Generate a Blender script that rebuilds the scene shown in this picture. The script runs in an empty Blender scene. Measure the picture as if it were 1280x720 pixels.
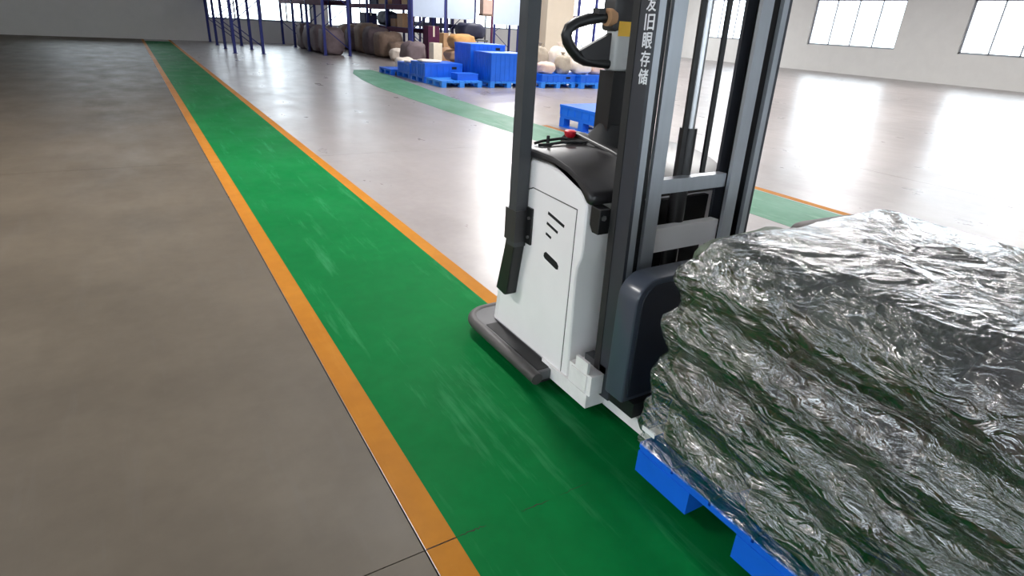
import bpy, bmesh, math, random
from mathutils import Vector, Matrix, noise

scene = bpy.context.scene
C = scene.collection
random.seed(7)

# ------------------------------------------------------------------ camera, sky, light, exposure
cam_data = bpy.data.cameras.new('camera')
cam = bpy.data.objects.new('camera', cam_data)
C.objects.link(cam)
F_ = Vector((0.48746348, 0.77064959, -0.41046141))
R_ = Vector((0.85663705, -0.51308411, 0.05401537))
U_ = Vector((0.1689743, 0.37794697, 0.91027676))
M = Matrix((R_, U_, -F_)).transposed().to_4x4()
M.translation = Vector((0, 0, 1.6))
cam.matrix_world = M
cam_data.sensor_width = 36.0
cam_data.lens = 735.28 / 1280 * 36.0
cam_data.shift_x = 2.0 / 1280
cam_data.clip_start = 0.05
cam_data.clip_end = 300
scene.camera = cam

world = bpy.data.worlds.new('overcast_sky')
scene.world = world
world.use_nodes = True
wb = world.node_tree.nodes['Background']
wb.inputs[0].default_value = (0.92, 0.96, 1.0, 1)
wb.inputs[1].default_value = 4.5

scene.view_settings.view_transform = 'Standard'
scene.view_settings.look = 'None'
scene.view_settings.gamma = 1.0
scene.view_settings.use_curve_mapping = False
scene.view_settings.exposure = 0.42
LAMP_W = 310.0

# ------------------------------------------------------------------ materials
MATS = {}
def mat(name, col, rough=0.5, metal=0.0, var=0.12, scale=6.0, bump=0.0, bscale=None, coat=0.0, spec=0.5,
        col2=None, stretch=(1, 1, 1), emit=None):
    if name in MATS:
        return MATS[name]
    m = bpy.data.materials.new(name)
    m.use_nodes = True
    nt = m.node_tree
    b = nt.nodes['Principled BSDF']
    tc = nt.nodes.new('ShaderNodeTexCoord')
    mp = nt.nodes.new('ShaderNodeMapping')
    mp.inputs['Scale'].default_value = stretch
    nz = nt.nodes.new('ShaderNodeTexNoise')
    nz.inputs['Scale'].default_value = scale
    nz.inputs['Detail'].default_value = 6
    nz.inputs['Roughness'].default_value = 0.6
    rp = nt.nodes.new('ShaderNodeValToRGB')
    c2 = col2 or tuple(min(1, c * (1 + var)) for c in col)
    c1 = tuple(c * (1 - var) for c in col) if not col2 else col
    rp.color_ramp.elements[0].position = 0.3
    rp.color_ramp.elements[1].position = 0.7
    rp.color_ramp.elements[0].color = (*c1, 1)
    rp.color_ramp.elements[1].color = (*c2, 1)
    L = nt.links.new
    L(tc.outputs['Object'], mp.inputs[0]); L(mp.outputs[0], nz.inputs['Vector'])
    L(nz.outputs['Fac'], rp.inputs[0]); L(rp.outputs[0], b.inputs['Base Color'])
    b.inputs['Roughness'].default_value = rough
    b.inputs['Metallic'].default_value = metal
    b.inputs['Specular IOR Level'].default_value = spec
    if coat:
        b.inputs['Coat Weight'].default_value = coat
        b.inputs['Coat Roughness'].default_value = 0.12
    if bump:
        n2 = nt.nodes.new('ShaderNodeTexNoise')
        n2.inputs['Scale'].default_value = bscale or scale * 4
        n2.inputs['Detail'].default_value = 4
        bp = nt.nodes.new('ShaderNodeBump')
        bp.inputs['Strength'].default_value = bump
        bp.inputs['Distance'].default_value = 0.01
        L(mp.outputs[0], n2.inputs['Vector']); L(n2.outputs['Fac'], bp.inputs['Height'])
        L(bp.outputs[0], b.inputs['Normal'])
    if emit:
        b.inputs['Emission Color'].default_value = (*emit[0], 1)
        b.inputs['Emission Strength'].default_value = emit[1]
    MATS[name] = m
    return m

def s2l(r, g, b):
    f = lambda c: ((c / 255 + 0.055) / 1.055) ** 2.4 if c > 10 else c / 255 / 12.92
    return (f(r), f(g), f(b))

def floor_mat(name, base, stain, rough_lo, rough_hi, streak=0.0, streak_col=(1, 1, 1), scale=0.8, coat=0.0, spec=0.5):
    """worn floor surface: blotches, long scuffs running along the lane, uneven gloss"""
    m = bpy.data.materials.new(name); m.use_nodes = True
    nt = m.node_tree; L = nt.links.new; b = nt.nodes['Principled BSDF']
    tc = nt.nodes.new('ShaderNodeTexCoord')
    def nz(sc, stretch, det=6, rough=0.6):
        mp = nt.nodes.new('ShaderNodeMapping'); mp.inputs['Scale'].default_value = stretch
        n = nt.nodes.new('ShaderNodeTexNoise'); n.inputs['Scale'].default_value = sc
        n.inputs['Detail'].default_value = det; n.inputs['Roughness'].default_value = rough
        L(tc.outputs['Object'], mp.inputs[0]); L(mp.outputs[0], n.inputs['Vector'])
        return n
    def ramp(n, a, c, ca, cc):
        r = nt.nodes.new('ShaderNodeValToRGB')
        r.color_ramp.elements[0].position = a; r.color_ramp.elements[1].position = c
        r.color_ramp.elements[0].color = (*ca, 1); r.color_ramp.elements[1].color = (*cc, 1)
        L(n.outputs['Fac'], r.inputs[0]); return r
    blot = ramp(nz(scale, (1, 1, 1)), 0.3, 0.72, base, stain)
    fine = ramp(nz(11, (1, 1, 1), 3), 0.35, 0.65, (0.92,) * 3, (1.0,) * 3)
    mul = nt.nodes.new('ShaderNodeMix'); mul.data_type = 'RGBA'; mul.blend_type = 'MULTIPLY'
    mul.inputs[0].default_value = 1.0
    L(blot.outputs[0], mul.inputs[6]); L(fine.outputs[0], mul.inputs[7])
    out = mul.outputs[2]
    if streak:
        st = ramp(nz(9.0, (1, 0.09, 1), 5, 0.7), 0.56, 0.72, (0,) * 3, (streak,) * 3)
        mx = nt.nodes.new('ShaderNodeMix'); mx.data_type = 'RGBA'
        L(st.outputs[0], mx.inputs[0]); L(out, mx.inputs[6]); mx.inputs[7].default_value = (*streak_col, 1)
        out = mx.outputs[2]
    L(out, b.inputs['Base Color'])
    b.inputs['Specular IOR Level'].default_value = spec
    rr = ramp(nz(2.2, (1, 0.5, 1)), 0.3, 0.7, (rough_lo,) * 3, (rough_hi,) * 3)
    L(rr.outputs[0], b.inputs['Roughness'])
    if coat:
        b.inputs['Coat Weight'].default_value = coat; b.inputs['Coat Roughness'].default_value = 0.25
    bp = nt.nodes.new('ShaderNodeBump'); bp.inputs['Strength'].default_value = 0.05; bp.inputs['Distance'].default_value = 0.002
    n3 = nz(18, (1, 1, 1), 2); L(n3.outputs['Fac'], bp.inputs['Height']); L(bp.outputs[0], b.inputs['Normal'])
    MATS[name] = m
    return m

floor_mat('polished_concrete', s2l(136, 128, 126), s2l(152, 143, 141), 0.26, 0.38, coat=0.15)
floor_mat('dimmed_concrete', s2l(80, 71, 60), s2l(100, 90, 77), 0.48, 0.62, spec=0.25, streak=0.25, streak_col=s2l(96, 90, 84))  # same concrete as the rest, its weaker glare put into a darker colour
floor_mat('green_floor_paint', s2l(2, 96, 44), s2l(6, 112, 54), 0.5, 0.65, spec=0.04, streak=0.2, streak_col=s2l(92, 176, 128))
floor_mat('pale_green_paint', s2l(62, 118, 90), s2l(92, 140, 116), 0.42, 0.6, spec=0.2, streak=0.3, streak_col=s2l(170, 200, 184))
floor_mat('yellow_floor_paint', s2l(162, 100, 20), s2l(180, 118, 34), 0.5, 0.62, spec=0.08, streak=0.2, streak_col=s2l(196, 140, 60))
mat('joint_dirt', s2l(46, 38, 30), 0.9)
mat('white_enamel', s2l(243, 238, 238), 0.42, var=0.03, scale=3)
mat('white_enamel_worn', s2l(236, 231, 230), 0.45, var=0.08, scale=12)
mat('gap_shadow', s2l(70, 66, 66), 0.7)
mat('black_plastic', s2l(26, 25, 27), 0.4, var=0.2)
mat('black_gloss', s2l(34, 32, 34), 0.33, var=0.15)
mat('black_rubber', s2l(30, 29, 30), 0.65, var=0.2)
mat('vent_black', s2l(8, 8, 9), 0.8)
mat('post_grey', s2l(62, 64, 68), 0.42, var=0.08)
mat('mast_grey', s2l(52, 54, 61), 0.36, var=0.08)
mat('mast_bright', s2l(170, 174, 180), 0.32, metal=0.55, var=0.08, scale=14, stretch=(1, 1, 0.1))
mat('slate_shroud', s2l(66, 72, 84), 0.28, var=0.06, coat=0.2)
mat('bumper_grey', s2l(72, 68, 68), 0.5, var=0.12)
mat('plate_grey', s2l(92, 91, 93), 0.5, var=0.1)
mat('shroud_shaded', s2l(36, 40, 50), 0.4, var=0.06)  # slate of the shroud with the shade of its front in the colour
mat('steel', s2l(170, 170, 172), 0.3, metal=0.9)
mat('arm_grey', s2l(196, 196, 194), 0.42, var=0.04)
mat('head_dark', s2l(52, 50, 52), 0.42)
mat('yellow_label', s2l(255, 198, 72), 0.5, var=0.04)
mat('orange_button', s2l(206, 158, 118), 0.45)
mat('red_button', s2l(206, 22, 44), 0.35, var=0.05)
mat('lettering_white', s2l(226, 228, 232), 0.5, var=0.02)
mat('pallet_blue', s2l(14, 98, 214), 0.42, var=0.1, scale=3)
mat('pallet_blue_pale', s2l(44, 130, 226), 0.42, var=0.1, scale=3)
mat('rack_blue', s2l(48, 54, 118), 0.65, spec=0.25)
mat('rack_maroon', s2l(88, 44, 72), 0.8, spec=0.15)
mat('rack_dark', s2l(52, 50, 84), 0.7, spec=0.2)
mat('carton', s2l(190, 150, 110), 0.75, var=0.1)
mat('carton_pale', s2l(232, 222, 200), 0.7, var=0.06)
mat('bulk_bag_brown', s2l(138, 116, 102), 0.8, var=0.2, scale=4, bump=0.4, bscale=25)
mat('bulk_bag_grey', s2l(112, 98, 102), 0.8, var=0.2, scale=4, bump=0.4, bscale=25)
mat('sack_orange', s2l(188, 140, 84), 0.8, var=0.14, scale=5, bump=0.4, bscale=30)
mat('sack_brown', s2l(160, 126, 98), 0.8, var=0.14, scale=5, bump=0.4, bscale=30)
mat('sack_white', s2l(228, 216, 204), 0.75, var=0.08, scale=5, bump=0.4, bscale=20)
mat('sack_pink', s2l(214, 186, 172), 0.75, var=0.1, scale=5, bump=0.4, bscale=20)
mat('sack_taupe', s2l(168, 156, 140), 0.75, var=0.15, scale=5, bump=0.4, bscale=20)
mat('tarp_navy', s2l(34, 36, 62), 0.6, var=0.2, bump=0.3)
mat('board_white', s2l(186, 200, 222), 0.5, var=0.02)
mat('goods_green', s2l(46, 66, 44), 0.6, col2=s2l(86, 96, 78), scale=7, bump=0.5, bscale=18)
mat('goods_grey', s2l(66, 62, 62), 0.6, col2=s2l(110, 100, 98), scale=7, bump=0.5, bscale=18)
mat('paper_label', s2l(226, 226, 228), 0.6, var=0.03)
mat('wall_paint', s2l(214, 212, 208), 0.7, var=0.03, scale=2)
mat('pillar_paint', s2l(206, 192, 172), 0.7, var=0.04, scale=2)
mat('roof_sheet', s2l(190, 194, 200), 0.6, var=0.04)
mat('frame_grey', s2l(150, 154, 160), 0.5)
mat('yard_concrete', s2l(205, 202, 196), 0.8, var=0.05, scale=1)
mat('lamp_housing', s2l(210, 210, 210), 0.5)
mat('lamp_tube', (0.9, 0.9, 0.9), 0.5, emit=((1, 0.98, 0.95), 6.0))

def glass_mat(name, gloss_rough, base_fac, tint, bump=0.0, bscale=12.0, stretch=(1, 1, 1)):
    m = bpy.data.materials.new(name); m.use_nodes = True
    nt = m.node_tree; L = nt.links.new
    for n in list(nt.nodes):
        if n.type != 'OUTPUT_MATERIAL': nt.nodes.remove(n)
    out = [n for n in nt.nodes if n.type == 'OUTPUT_MATERIAL'][0]
    tr = nt.nodes.new('ShaderNodeBsdfTransparent'); tr.inputs[0].default_value = (*tint, 1)
    gl = nt.nodes.new('ShaderNodeBsdfGlossy'); gl.inputs['Roughness'].default_value = gloss_rough
    gl.inputs['Color'].default_value = (0.95, 0.95, 0.95, 1)
    fr = nt.nodes.new('ShaderNodeFresnel'); fr.inputs['IOR'].default_value = 1.5
    ad = nt.nodes.new('ShaderNodeMath'); ad.operation = 'ADD'; ad.inputs[1].default_value = base_fac; ad.use_clamp = True
    mx = nt.nodes.new('ShaderNodeMixShader')
    L(fr.outputs[0], ad.inputs[0]); L(ad.outputs[0], mx.inputs[0]); L(tr.outputs[0], mx.inputs[1]); L(gl.outputs[0], mx.inputs[2])
    L(mx.outputs[0], out.inputs[0])
    if bump:
        tc = nt.nodes.new('ShaderNodeTexCoord'); mp = nt.nodes.new('ShaderNodeMapping'); mp.inputs['Scale'].default_value = stretch
        mp.inputs['Rotation'].default_value = (0.5, 0.3, 0.0)
        nz = nt.nodes.new('ShaderNodeTexNoise'); nz.inputs['Scale'].default_value = bscale; nz.inputs['Detail'].default_value = 5
        nz.inputs['Distortion'].default_value = 1.2
        bp = nt.nodes.new('ShaderNodeBump'); bp.inputs['Strength'].default_value = bump; bp.inputs['Distance'].default_value = 0.03
        L(tc.outputs['Object'], mp.inputs[0]); L(mp.outputs[0], nz.inputs['Vector']); L(nz.outputs['Fac'], bp.inputs['Height'])
        L(bp.outputs[0], gl.inputs['Normal']); L(bp.outputs[0], fr.inputs['Normal'])
    MATS[name] = m
glass_mat('window_glass', 0.05, 0.02, (0.92, 0.96, 0.98))
glass_mat('stretch_film', 0.13, 0.17, (0.86, 0.88, 0.88), bump=1.0, bscale=10.0, stretch=(1, 1, 2.4))

# ------------------------------------------------------------------ mesh helpers
class MB:
    def __init__(self): self.bm = bmesh.new()
    def _bevel(self, verts, w, seg, ang=0.5):
        edges = {e for v in verts for e in v.link_edges if len(e.link_faces) == 2 and e.calc_face_angle(0) > ang}
        if w and edges:
            bmesh.ops.bevel(self.bm, geom=list(edges), offset=w, segments=seg, profile=0.5, affect='EDGES', clamp_overlap=True)
    def box(self, lo, hi, bevel=0.0, seg=2, mtx=None):
        (x0, y0, z0), (x1, y1, z1) = lo, hi
        vs = [self.bm.verts.new(p) for p in [(x0, y0, z0), (x1, y0, z0), (x1, y1, z0), (x0, y1, z0), (x0, y0, z1), (x1, y0, z1), (x1, y1, z1), (x0, y1, z1)]]
        for f in [(0, 3, 2, 1), (4, 5, 6, 7), (0, 1, 5, 4), (1, 2, 6, 5), (2, 3, 7, 6), (3, 0, 4, 7)]:
            self.bm.faces.new([vs[i] for i in f])
        if mtx:
            for v in vs: v.co = mtx @ v.co
        self._bevel(vs, bevel, seg)
        return self
    def prism(self, poly, axis, a, b, bevel=0.0, seg=2, ang=0.5):
        def P(u, v, w): return {'x': (w, u, v), 'y': (u, w, v), 'z': (u, v, w)}[axis]
        A = [self.bm.verts.new(P(u, v, a)) for u, v in poly]
        B = [self.bm.verts.new(P(u, v, b)) for u, v in poly]
        n = len(poly)
        self.bm.faces.new(A); self.bm.faces.new(B[::-1])
        for i in range(n):
            self.bm.faces.new([A[i], B[i], B[(i + 1) % n], A[(i + 1) % n]])
        bmesh.ops.recalc_face_normals(self.bm, faces=self.bm.faces[:])
        self._bevel(A + B, bevel, seg, ang)
        return self
    def tube(self, pts, r, seg=10, closed=False):
        pts = [Vector(p) for p in pts]; n = len(pts); rings = []
        rs = r if isinstance(r, (list, tuple)) else [r] * n
        up = None
        for i, p in enumerate(pts):
            if closed: t = pts[(i + 1) % n] - pts[i - 1]
            else: t = pts[min(i + 1, n - 1)] - pts[max(i - 1, 0)]
            t.normalize()
            if up is None: up = t.orthogonal().normalized()
            s = up - t * up.dot(t)
            up = s.normalized() if s.length > 1e-5 else t.orthogonal().normalized()
            q = t.cross(up)
            rings.append([self.bm.verts.new(p + (up * math.cos(a) + q * math.sin(a)) * rs[i]) for a in [2 * math.pi * k / seg for k in range(seg)]])
        m = n if closed else n - 1
        for i in range(m):
            A, B = rings[i], rings[(i + 1) % n]
            for k in range(seg):
                self.bm.faces.new([A[k], A[(k + 1) % seg], B[(k + 1) % seg], B[k]])
        if not closed:
            self.bm.faces.new(rings[0][::-1]); self.bm.faces.new(rings[-1])
        bmesh.ops.recalc_face_normals(self.bm, faces=self.bm.faces[:])
        return self
    def cyl(self, p0, p1, r, seg=16, r1=None):
        return self.tube([p0, p1], [r, r if r1 is None else r1], seg)
    def lathe(self, centre, prof, seg=20):
        cx, cy, cz = centre; rings = []
        for r, zz in prof:
            rings.append([self.bm.verts.new((cx + r * math.cos(2 * math.pi * k / seg), cy + r * math.sin(2 * math.pi * k / seg), cz + zz)) for k in range(seg)])
        for A, B in zip(rings, rings[1:]):
            for k in range(seg): self.bm.faces.new([A[k], A[(k + 1) % seg], B[(k + 1) % seg], B[k]])
        self.bm.faces.new(rings[0][::-1]); self.bm.faces.new(rings[-1])
        bmesh.ops.recalc_face_normals(self.bm, faces=self.bm.faces[:])
        return self
    def lump(self, size, n=4, exp=0.55, amp=0.05, freq=3.0, seed=0, nu=28, nv=16, base=True):
        """soft sack: a superellipsoid of the given size, resting on z = 0, with folds"""
        sx, sy, sz = (s / 2 for s in size); off = Vector((seed * 7.3, seed * 3.1, seed * 1.7))
        sg = lambda c, e: math.copysign(abs(c) ** e, c)
        rows = []
        for j in range(nv + 1):
            ph = -math.pi / 2 + math.pi * j / nv; row = []
            for i in range(nu):
                th = 2 * math.pi * i / nu
                p = Vector((sx * sg(math.cos(ph), exp) * sg(math.cos(th), exp), sy * sg(math.cos(ph), exp) * sg(math.sin(th), exp), sz * sg(math.sin(ph), exp)))
                d = noise.fractal(p * freq + off, 1.0, 2.0, 3)
                p = p * (1 + amp * d) + p.normalized() * amp * 0.3 * noise.noise(p * freq * 2.2 + off)
                p.z = max(p.z, -sz) + sz
                row.append(self.bm.verts.new(p))
            rows.append(row)
        for j in range(nv):
            for i in range(nu):
                self.bm.faces.new([rows[j][i], rows[j][(i + 1) % nu], rows[j + 1][(i + 1) % nu], rows[j + 1][i]])
        bmesh.ops.remove_doubles(self.bm, verts=self.bm.verts[:], dist=1e-4)
        return self
    def build(self, name, m, parent=None, smooth=None, origin=None, world=True, xf=None):
        """link as one mesh object; meshes of a thing are modelled in world space and moved to the thing's base"""
        me = bpy.data.meshes.new(name)
        bmesh.ops.recalc_face_normals(self.bm, faces=self.bm.faces[:])
        self.bm.to_mesh(me); self.bm.free()
        if xf: me.transform(xf)
        me.materials.append(MATS[m])
        if smooth is not None:
            me.shade_smooth()
            if smooth: me.set_sharp_from_angle(angle=smooth)
        o = bpy.data.objects.new(name, me); C.objects.link(o)
        if parent is not None:
            o.parent = parent
            if world: me.transform(Matrix.Translation(-abs_loc(parent)))
        elif origin is not None:
            me.transform(Matrix.Translation(-Vector(origin))); o.location = origin
        return o

def abs_loc(o):
    v = Vector(o.location)
    while o.parent: o = o.parent; v += Vector(o.location)
    return v
def tag(o, label=None, cat=None, group=None, kind=None):
    if label: o['label'] = label
    if cat: o['category'] = cat
    if group: o['group'] = group
    if kind: o['kind'] = kind
    return o
def thing(name, loc, label, cat, group=None, rz=0.0):
    o = bpy.data.objects.new(name, None); C.objects.link(o); o.location = loc; o.rotation_euler = (0, 0, rz)
    o.empty_display_size = 0.1
    return tag(o, label, cat, group)
def copy_tree(o, parent=None):
    c = o.copy(); C.objects.link(c); c.parent = parent
    for ch in list(o.children): copy_tree(ch, c)
    return c
def rrect(x0, y0, x1, y1, r, n=6, corners=(1, 1, 1, 1)):
    """rounded rectangle, corners in order (x0,y0) (x1,y0) (x1,y1) (x0,y1)"""
    out = []
    for k, (cx, cy, a0) in enumerate([(x0, y0, 180), (x1, y0, 270), (x1, y1, 0), (x0, y1, 90)]):
        if not corners[k]: out.append((cx, cy)); continue
        ox = cx + (r if cx == x0 else -r); oy = cy + (r if cy == y0 else -r)
        for i in range(n + 1):
            a = math.radians(a0 + 90 * i / n); out.append((ox + r * math.cos(a), oy + r * math.sin(a)))
    return out

# ------------------------------------------------------------------ the hall
XL, XR, YF, YB, ZC = -7.5, 34.0, -7.5, 34.0, 6.3
floor = MB().box((XL - 0.2, YF - 0.2, -0.3), (XR + 0.2, YB + 0.2, -0.007)).build('floor', 'joint_dirt')
tag(floor, 'concrete hall floor of poured slabs with painted lanes', kind='structure')
GX = 0.557                     # saw cut beside the near yellow line
JY = [YF, -4.69, 1.312, 7.31, 13.31, 19.31, 25.31, YB]
g = 0.004
for i in range(len(JY) - 1):
    for x0, x1, mm in [(XL, -3.44, 'dimmed_concrete'), (-3.44, GX, 'dimmed_concrete'), (GX, 8.55, 'polished_concrete'),
                       (8.55, 16.55, 'polished_concrete'), (16.55, 25.0, 'polished_concrete'), (25.0, XR, 'polished_concrete')]:
        MB().box((x0 + g, JY[i] + g * .5, -0.007), (x1 - g * .5, JY[i + 1] - g * .5, 0.0)).build('slab', mm, floor)
# painted driving lane with yellow edge lines
LG0, LG1 = 0.672, 1.648
for i in range(len(JY) - 1):
    a, b = JY[i] + (0.0 if i == 0 else 0.003), JY[i + 1] - 0.003
    MB().box((GX + 0.006, a, 0.0), (LG0, b, 0.0016)).build('yellow_line', 'yellow_floor_paint', floor)
    MB().box((LG1, a, 0.0), (1.752, b, 0.0016)).build('yellow_line', 'yellow_floor_paint', floor)
MB().box((LG0, YF, 0.0), (LG1, YB - 1.5, 0.0014)).build('green_lane', 'green_floor_paint', floor)
# the joint telegraphs through the green paint in two broken hairline cracks
def crack(x0, x1, y, w, seed):
    rnd = random.Random(seed); n = 14; top, bot = [], []
    for k in range(n + 1):
        x = x0 + (x1 - x0) * k / n; yy = y + rnd.uniform(-.004, .004); ww = w * math.sin(math.pi * (k + .3) / (n + .6)) * rnd.uniform(.5, 1.1)
        top.append((x, yy + ww)); bot.append((x, yy - ww))
    MB().prism(top + bot[::-1], 'z', 0.0014, 0.0020).build('crack', 'joint_dirt', floor)
crack(0.672, 0.79, 1.312, 0.0028, 1)
crack(0.93, 1.05, 1.306, 0.0022, 2)
crack(1.10, 1.24, 1.309, 0.0010, 3)
# second, paler green lane that swings away at its far end
left = [(5.03, YF), (5.03, 8.2), (4.98, 10.4), (5.0, 12.8), (5.02, 14.4), (5.2, 16.3), (5.5, 18.0), (5.9, 19.2)]
right = [(5.92, YF), (5.92, 8.2), (5.94, 10.8), (6.06, 13.2), (6.2, 14.7), (6.38, 16.6), (6.5, 18.2), (6.45, 19.3)]
MB().prism(left + right[::-1], 'z', 0.0, 0.0014).build('green_lane', 'pale_green_paint', floor)
MB().box((5.95, YF, 0.0), (6.06, 8.7, 0.0015)).build('yellow_line', 'yellow_floor_paint', floor)

def wall_with_openings(name, axis, pos, thick, a0, a1, z1, openings, label):
    """a wall in pieces around rectangular openings (u0, u1, z0, z1) sorted along the wall"""
    mb = MB()
    def bx(u0, u1, z0, zz):
        if u1 - u0 < 1e-4 or zz - z0 < 1e-4: return
        if axis == 'y': mb.box((u0, pos, z0), (u1, pos + thick, zz))
        else: mb.box((pos, u0, z0), (pos + thick, u1, zz))
    u = a0
    for (u0, u1, z0, zz) in sorted(openings):
        bx(u, u0, 0, z1); bx(u0, u1, 0, z0); bx(u0, u1, zz, z1); u = u1
    bx(u, a1, 0, z1)
    return tag(mb.build(name, 'wall_paint'), label, kind='structure')

back_open = [(-3, 1.5, 2.2, 5.6), (3.5, 8.4, 1.0, 5.6), (9.2, 16.4, 0.9, 5.8), (17.2, 23.2, 1.2, 5.8), (24.2, 31.5, 0.0, 5.2)]
front_open = [(-6, -0.5, 0.7, 3.4), (0, 5.5, 0.7, 3.4), (6, 11.5, 0.7, 3.4), (12, 17.5, 0.7, 3.4)]  # unseen windows added to brighten surfaces facing the camera
right_open = [(2, 7, 1.4, 5.6), (10, 15, 1.4, 5.6), (18, 23, 1.4, 5.6), (26, 31, 1.4, 5.6)]
left_open = [(-6.5, -1.5, 0.7, 3.6), (-1, 4, 0.7, 3.6)]  # unseen windows sized and placed to brighten the truck's near side
wall_with_openings('wall_back', 'y', YB, 0.25, XL, XR, ZC, back_open, 'pale painted back wall with tall windows and a loading doorway')
wall_with_openings('wall_right', 'x', XR, 0.25, YF, YB, ZC, right_open, 'pale painted side wall with tall bright windows')
wall_with_openings('wall_left', 'x', XL - 0.25, 0.25, YF, YB, ZC, left_open, 'pale painted side wall with added windows')
wall_with_openings('wall_front', 'y', YF - 0.25, 0.25, XL, XR, ZC, front_open, 'pale painted wall behind the viewer with added windows')
tag(MB().box((XL, YF, ZC), (XR, YB, ZC + 0.15)).build('ceiling', 'roof_sheet'), 'light grey sheet roof of the hall', kind='structure')
k = 0
for axis, pos, opens in [('y', YB + 0.1, back_open[:4]), ('x', XR + 0.1, right_open), ('x', XL - 0.15, left_open), ('y', YF - 0.15, front_open)]:
    for (u0, u1, z0, z1) in opens:
        k += 1
        P = (lambda u, v, w: (u, pos + w, v)) if axis == 'y' else (lambda u, v, w: (pos + w, u, v))
        mb = MB()
        for uu in (u0, u1 - 0.08): mb.box(P(uu, z0, 0), P(uu + 0.08, z1, 0.06))
        for zz in (z0, z1 - 0.08): mb.box(P(u0, zz, 0), P(u1, zz + 0.08, 0.06))
        nu = 4
        for q in range(1, nu):
            uu = u0 + (u1 - u0) * q / nu; mb.box(P(uu - 0.03, z0, 0), P(uu + 0.03, z1, 0.06))
        zz = z0 + (z1 - z0) * 0.55; mb.box(P(u0, zz - 0.03, 0), P(u1, zz + 0.03, 0.06))
        w = mb.build('window_%d' % k, 'frame_grey'); tag(w, 'grey framed tall window with pale daylight behind', kind='structure')  # front and left windows are unseen additions for light
        for q in range(nu):
            ua, ub = u0 + (u1 - u0) * q / nu + 0.03, u0 + (u1 - u0) * (q + 1) / nu - 0.03
            for za, zb in ((z0 + 0.08, zz - 0.03), (zz + 0.03, z1 - 0.08)):
                MB().box(P(ua, za, 0.025), P(ub, zb, 0.031)).build('pane', 'window_glass', w)
dfr = MB()
dfr.box((24.05, YB - 0.03, 0), (24.2, YB + 0.27, 5.35)); dfr.box((31.5, YB - 0.03, 0), (31.65, YB + 0.27, 5.35)); dfr.box((24.2, YB - 0.03, 5.2), (31.5, YB + 0.27, 5.35))
tag(dfr.build('door_1', 'frame_grey'), 'steel frame of the open loading doorway in the back wall', kind='structure')
tag(MB().box((-30, YB + 0.25, -0.3), (70, YB + 60, -0.01)).build('ground', 'yard_concrete'), 'bright concrete yard outside the loading doorway', kind='structure')
pil = MB().box((12.2, 18.0, 0), (13.3, 18.7, ZC), 0.02).build('pillar', 'pillar_paint'); tag(pil, 'beige painted square pillar behind the sacks', kind='structure')

# ceiling lamps: unseen long fittings added under the roof to light the hall
first = None
for lx, ly in ((-4.5, 6.5), (2.2, 6.2), (9.5, 6.5), (17.0, 6.5), (25.0, 6.5), (9.2, 14.6), (17.0, 14.0), (25.0, 14.0), (12.8, 21.5), (21.0, 21.5), (17.6, 28.5), (26.0, 28.5)):  # some placed so their reflection brightens a strip of floor
    L0 = thing('added_ceiling_lamp', (lx, ly, ZC - 0.9), 'long white strip light added out of view under the hall roof', 'lamp', 'added strip lights under the hall roof')
    if first is None:
        MB().box((-0.18, -1.5, 0.0), (0.18, 1.5, 0.08), 0.02).build('housing', 'lamp_housing', L0, world=False)
        MB().box((-0.14, -1.45, -0.03), (0.14, 1.45, 0.0)).build('diffuser', 'lamp_tube', L0, world=False)
        for sy in (-1.2, 1.2): MB().cyl((0, sy, 0.08), (0, sy, 0.9), 0.01, 6).build('hanger', 'steel', L0, world=False)
        first = L0
    else:
        for ch in first.children:
            if ch.type == 'MESH':
                c = ch.copy(); C.objects.link(c); c.parent = L0
    ld = bpy.data.lights.new('lamp_light', 'AREA'); ld.shape = 'RECTANGLE'; ld.size = 0.3; ld.size_y = 2.9
    ld.energy = LAMP_W; ld.color = (1.0, 0.98, 0.96)
    lo = bpy.data.objects.new('lamp_light', ld); C.objects.link(lo); lo.location = (0, 0, -0.05); lo.parent = L0

# ------------------------------------------------------------------ the pallet stacker
CX = 1.91
T = thing('pallet_stacker', (CX, 2.0, 0), 'white driverless pallet stacker truck with dark grey mast, carrying a film wrapped load', 'stacker truck')
def mir(x): return 2 * CX - x
# base plate with rubber bumper rail
bpz0, bpz1 = 0.045, 0.095
bpl = MB().prism(rrect(1.395, 1.93, mir(1.395), 2.66, 0.13, 8, (0, 0, 1, 1)), 'z', bpz0, bpz1, 0.006).build('base_plate', 'plate_grey', T, 0.6)
MB().box((1.415, 1.95, 0.095), (1.488, 2.46, 0.0985)).build('dark_strip', 'black_rubber', bpl)  # thin dark strip on the plate beside the body
rail = [(1.392, 1.915, 0.072)] + [(x, y, 0.072) for x, y in rrect(1.392, 1.90, mir(1.392), 2.668, 0.13, 8, (0, 0, 1, 1))[2:][::-1]] + [(mir(1.392), 1.915, 0.072)]
MB().tube(rail, 0.03, 10).build('bumper_rail', 'bumper_grey', T, 0.9)
MB().prism(rrect(1.43, 1.95, mir(1.43), 2.60, 0.1, 8, (0, 0, 1, 1)), 'z', 0.02, 0.045).build('skirt', 'black_rubber', T)
for wx in (1.66, mir(1.66)):
    MB().cyl((wx - 0.03, 2.35, 0.045), (wx + 0.03, 2.35, 0.045), 0.045, 18).build('wheel', 'black_rubber', T, 0.6)
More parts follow.
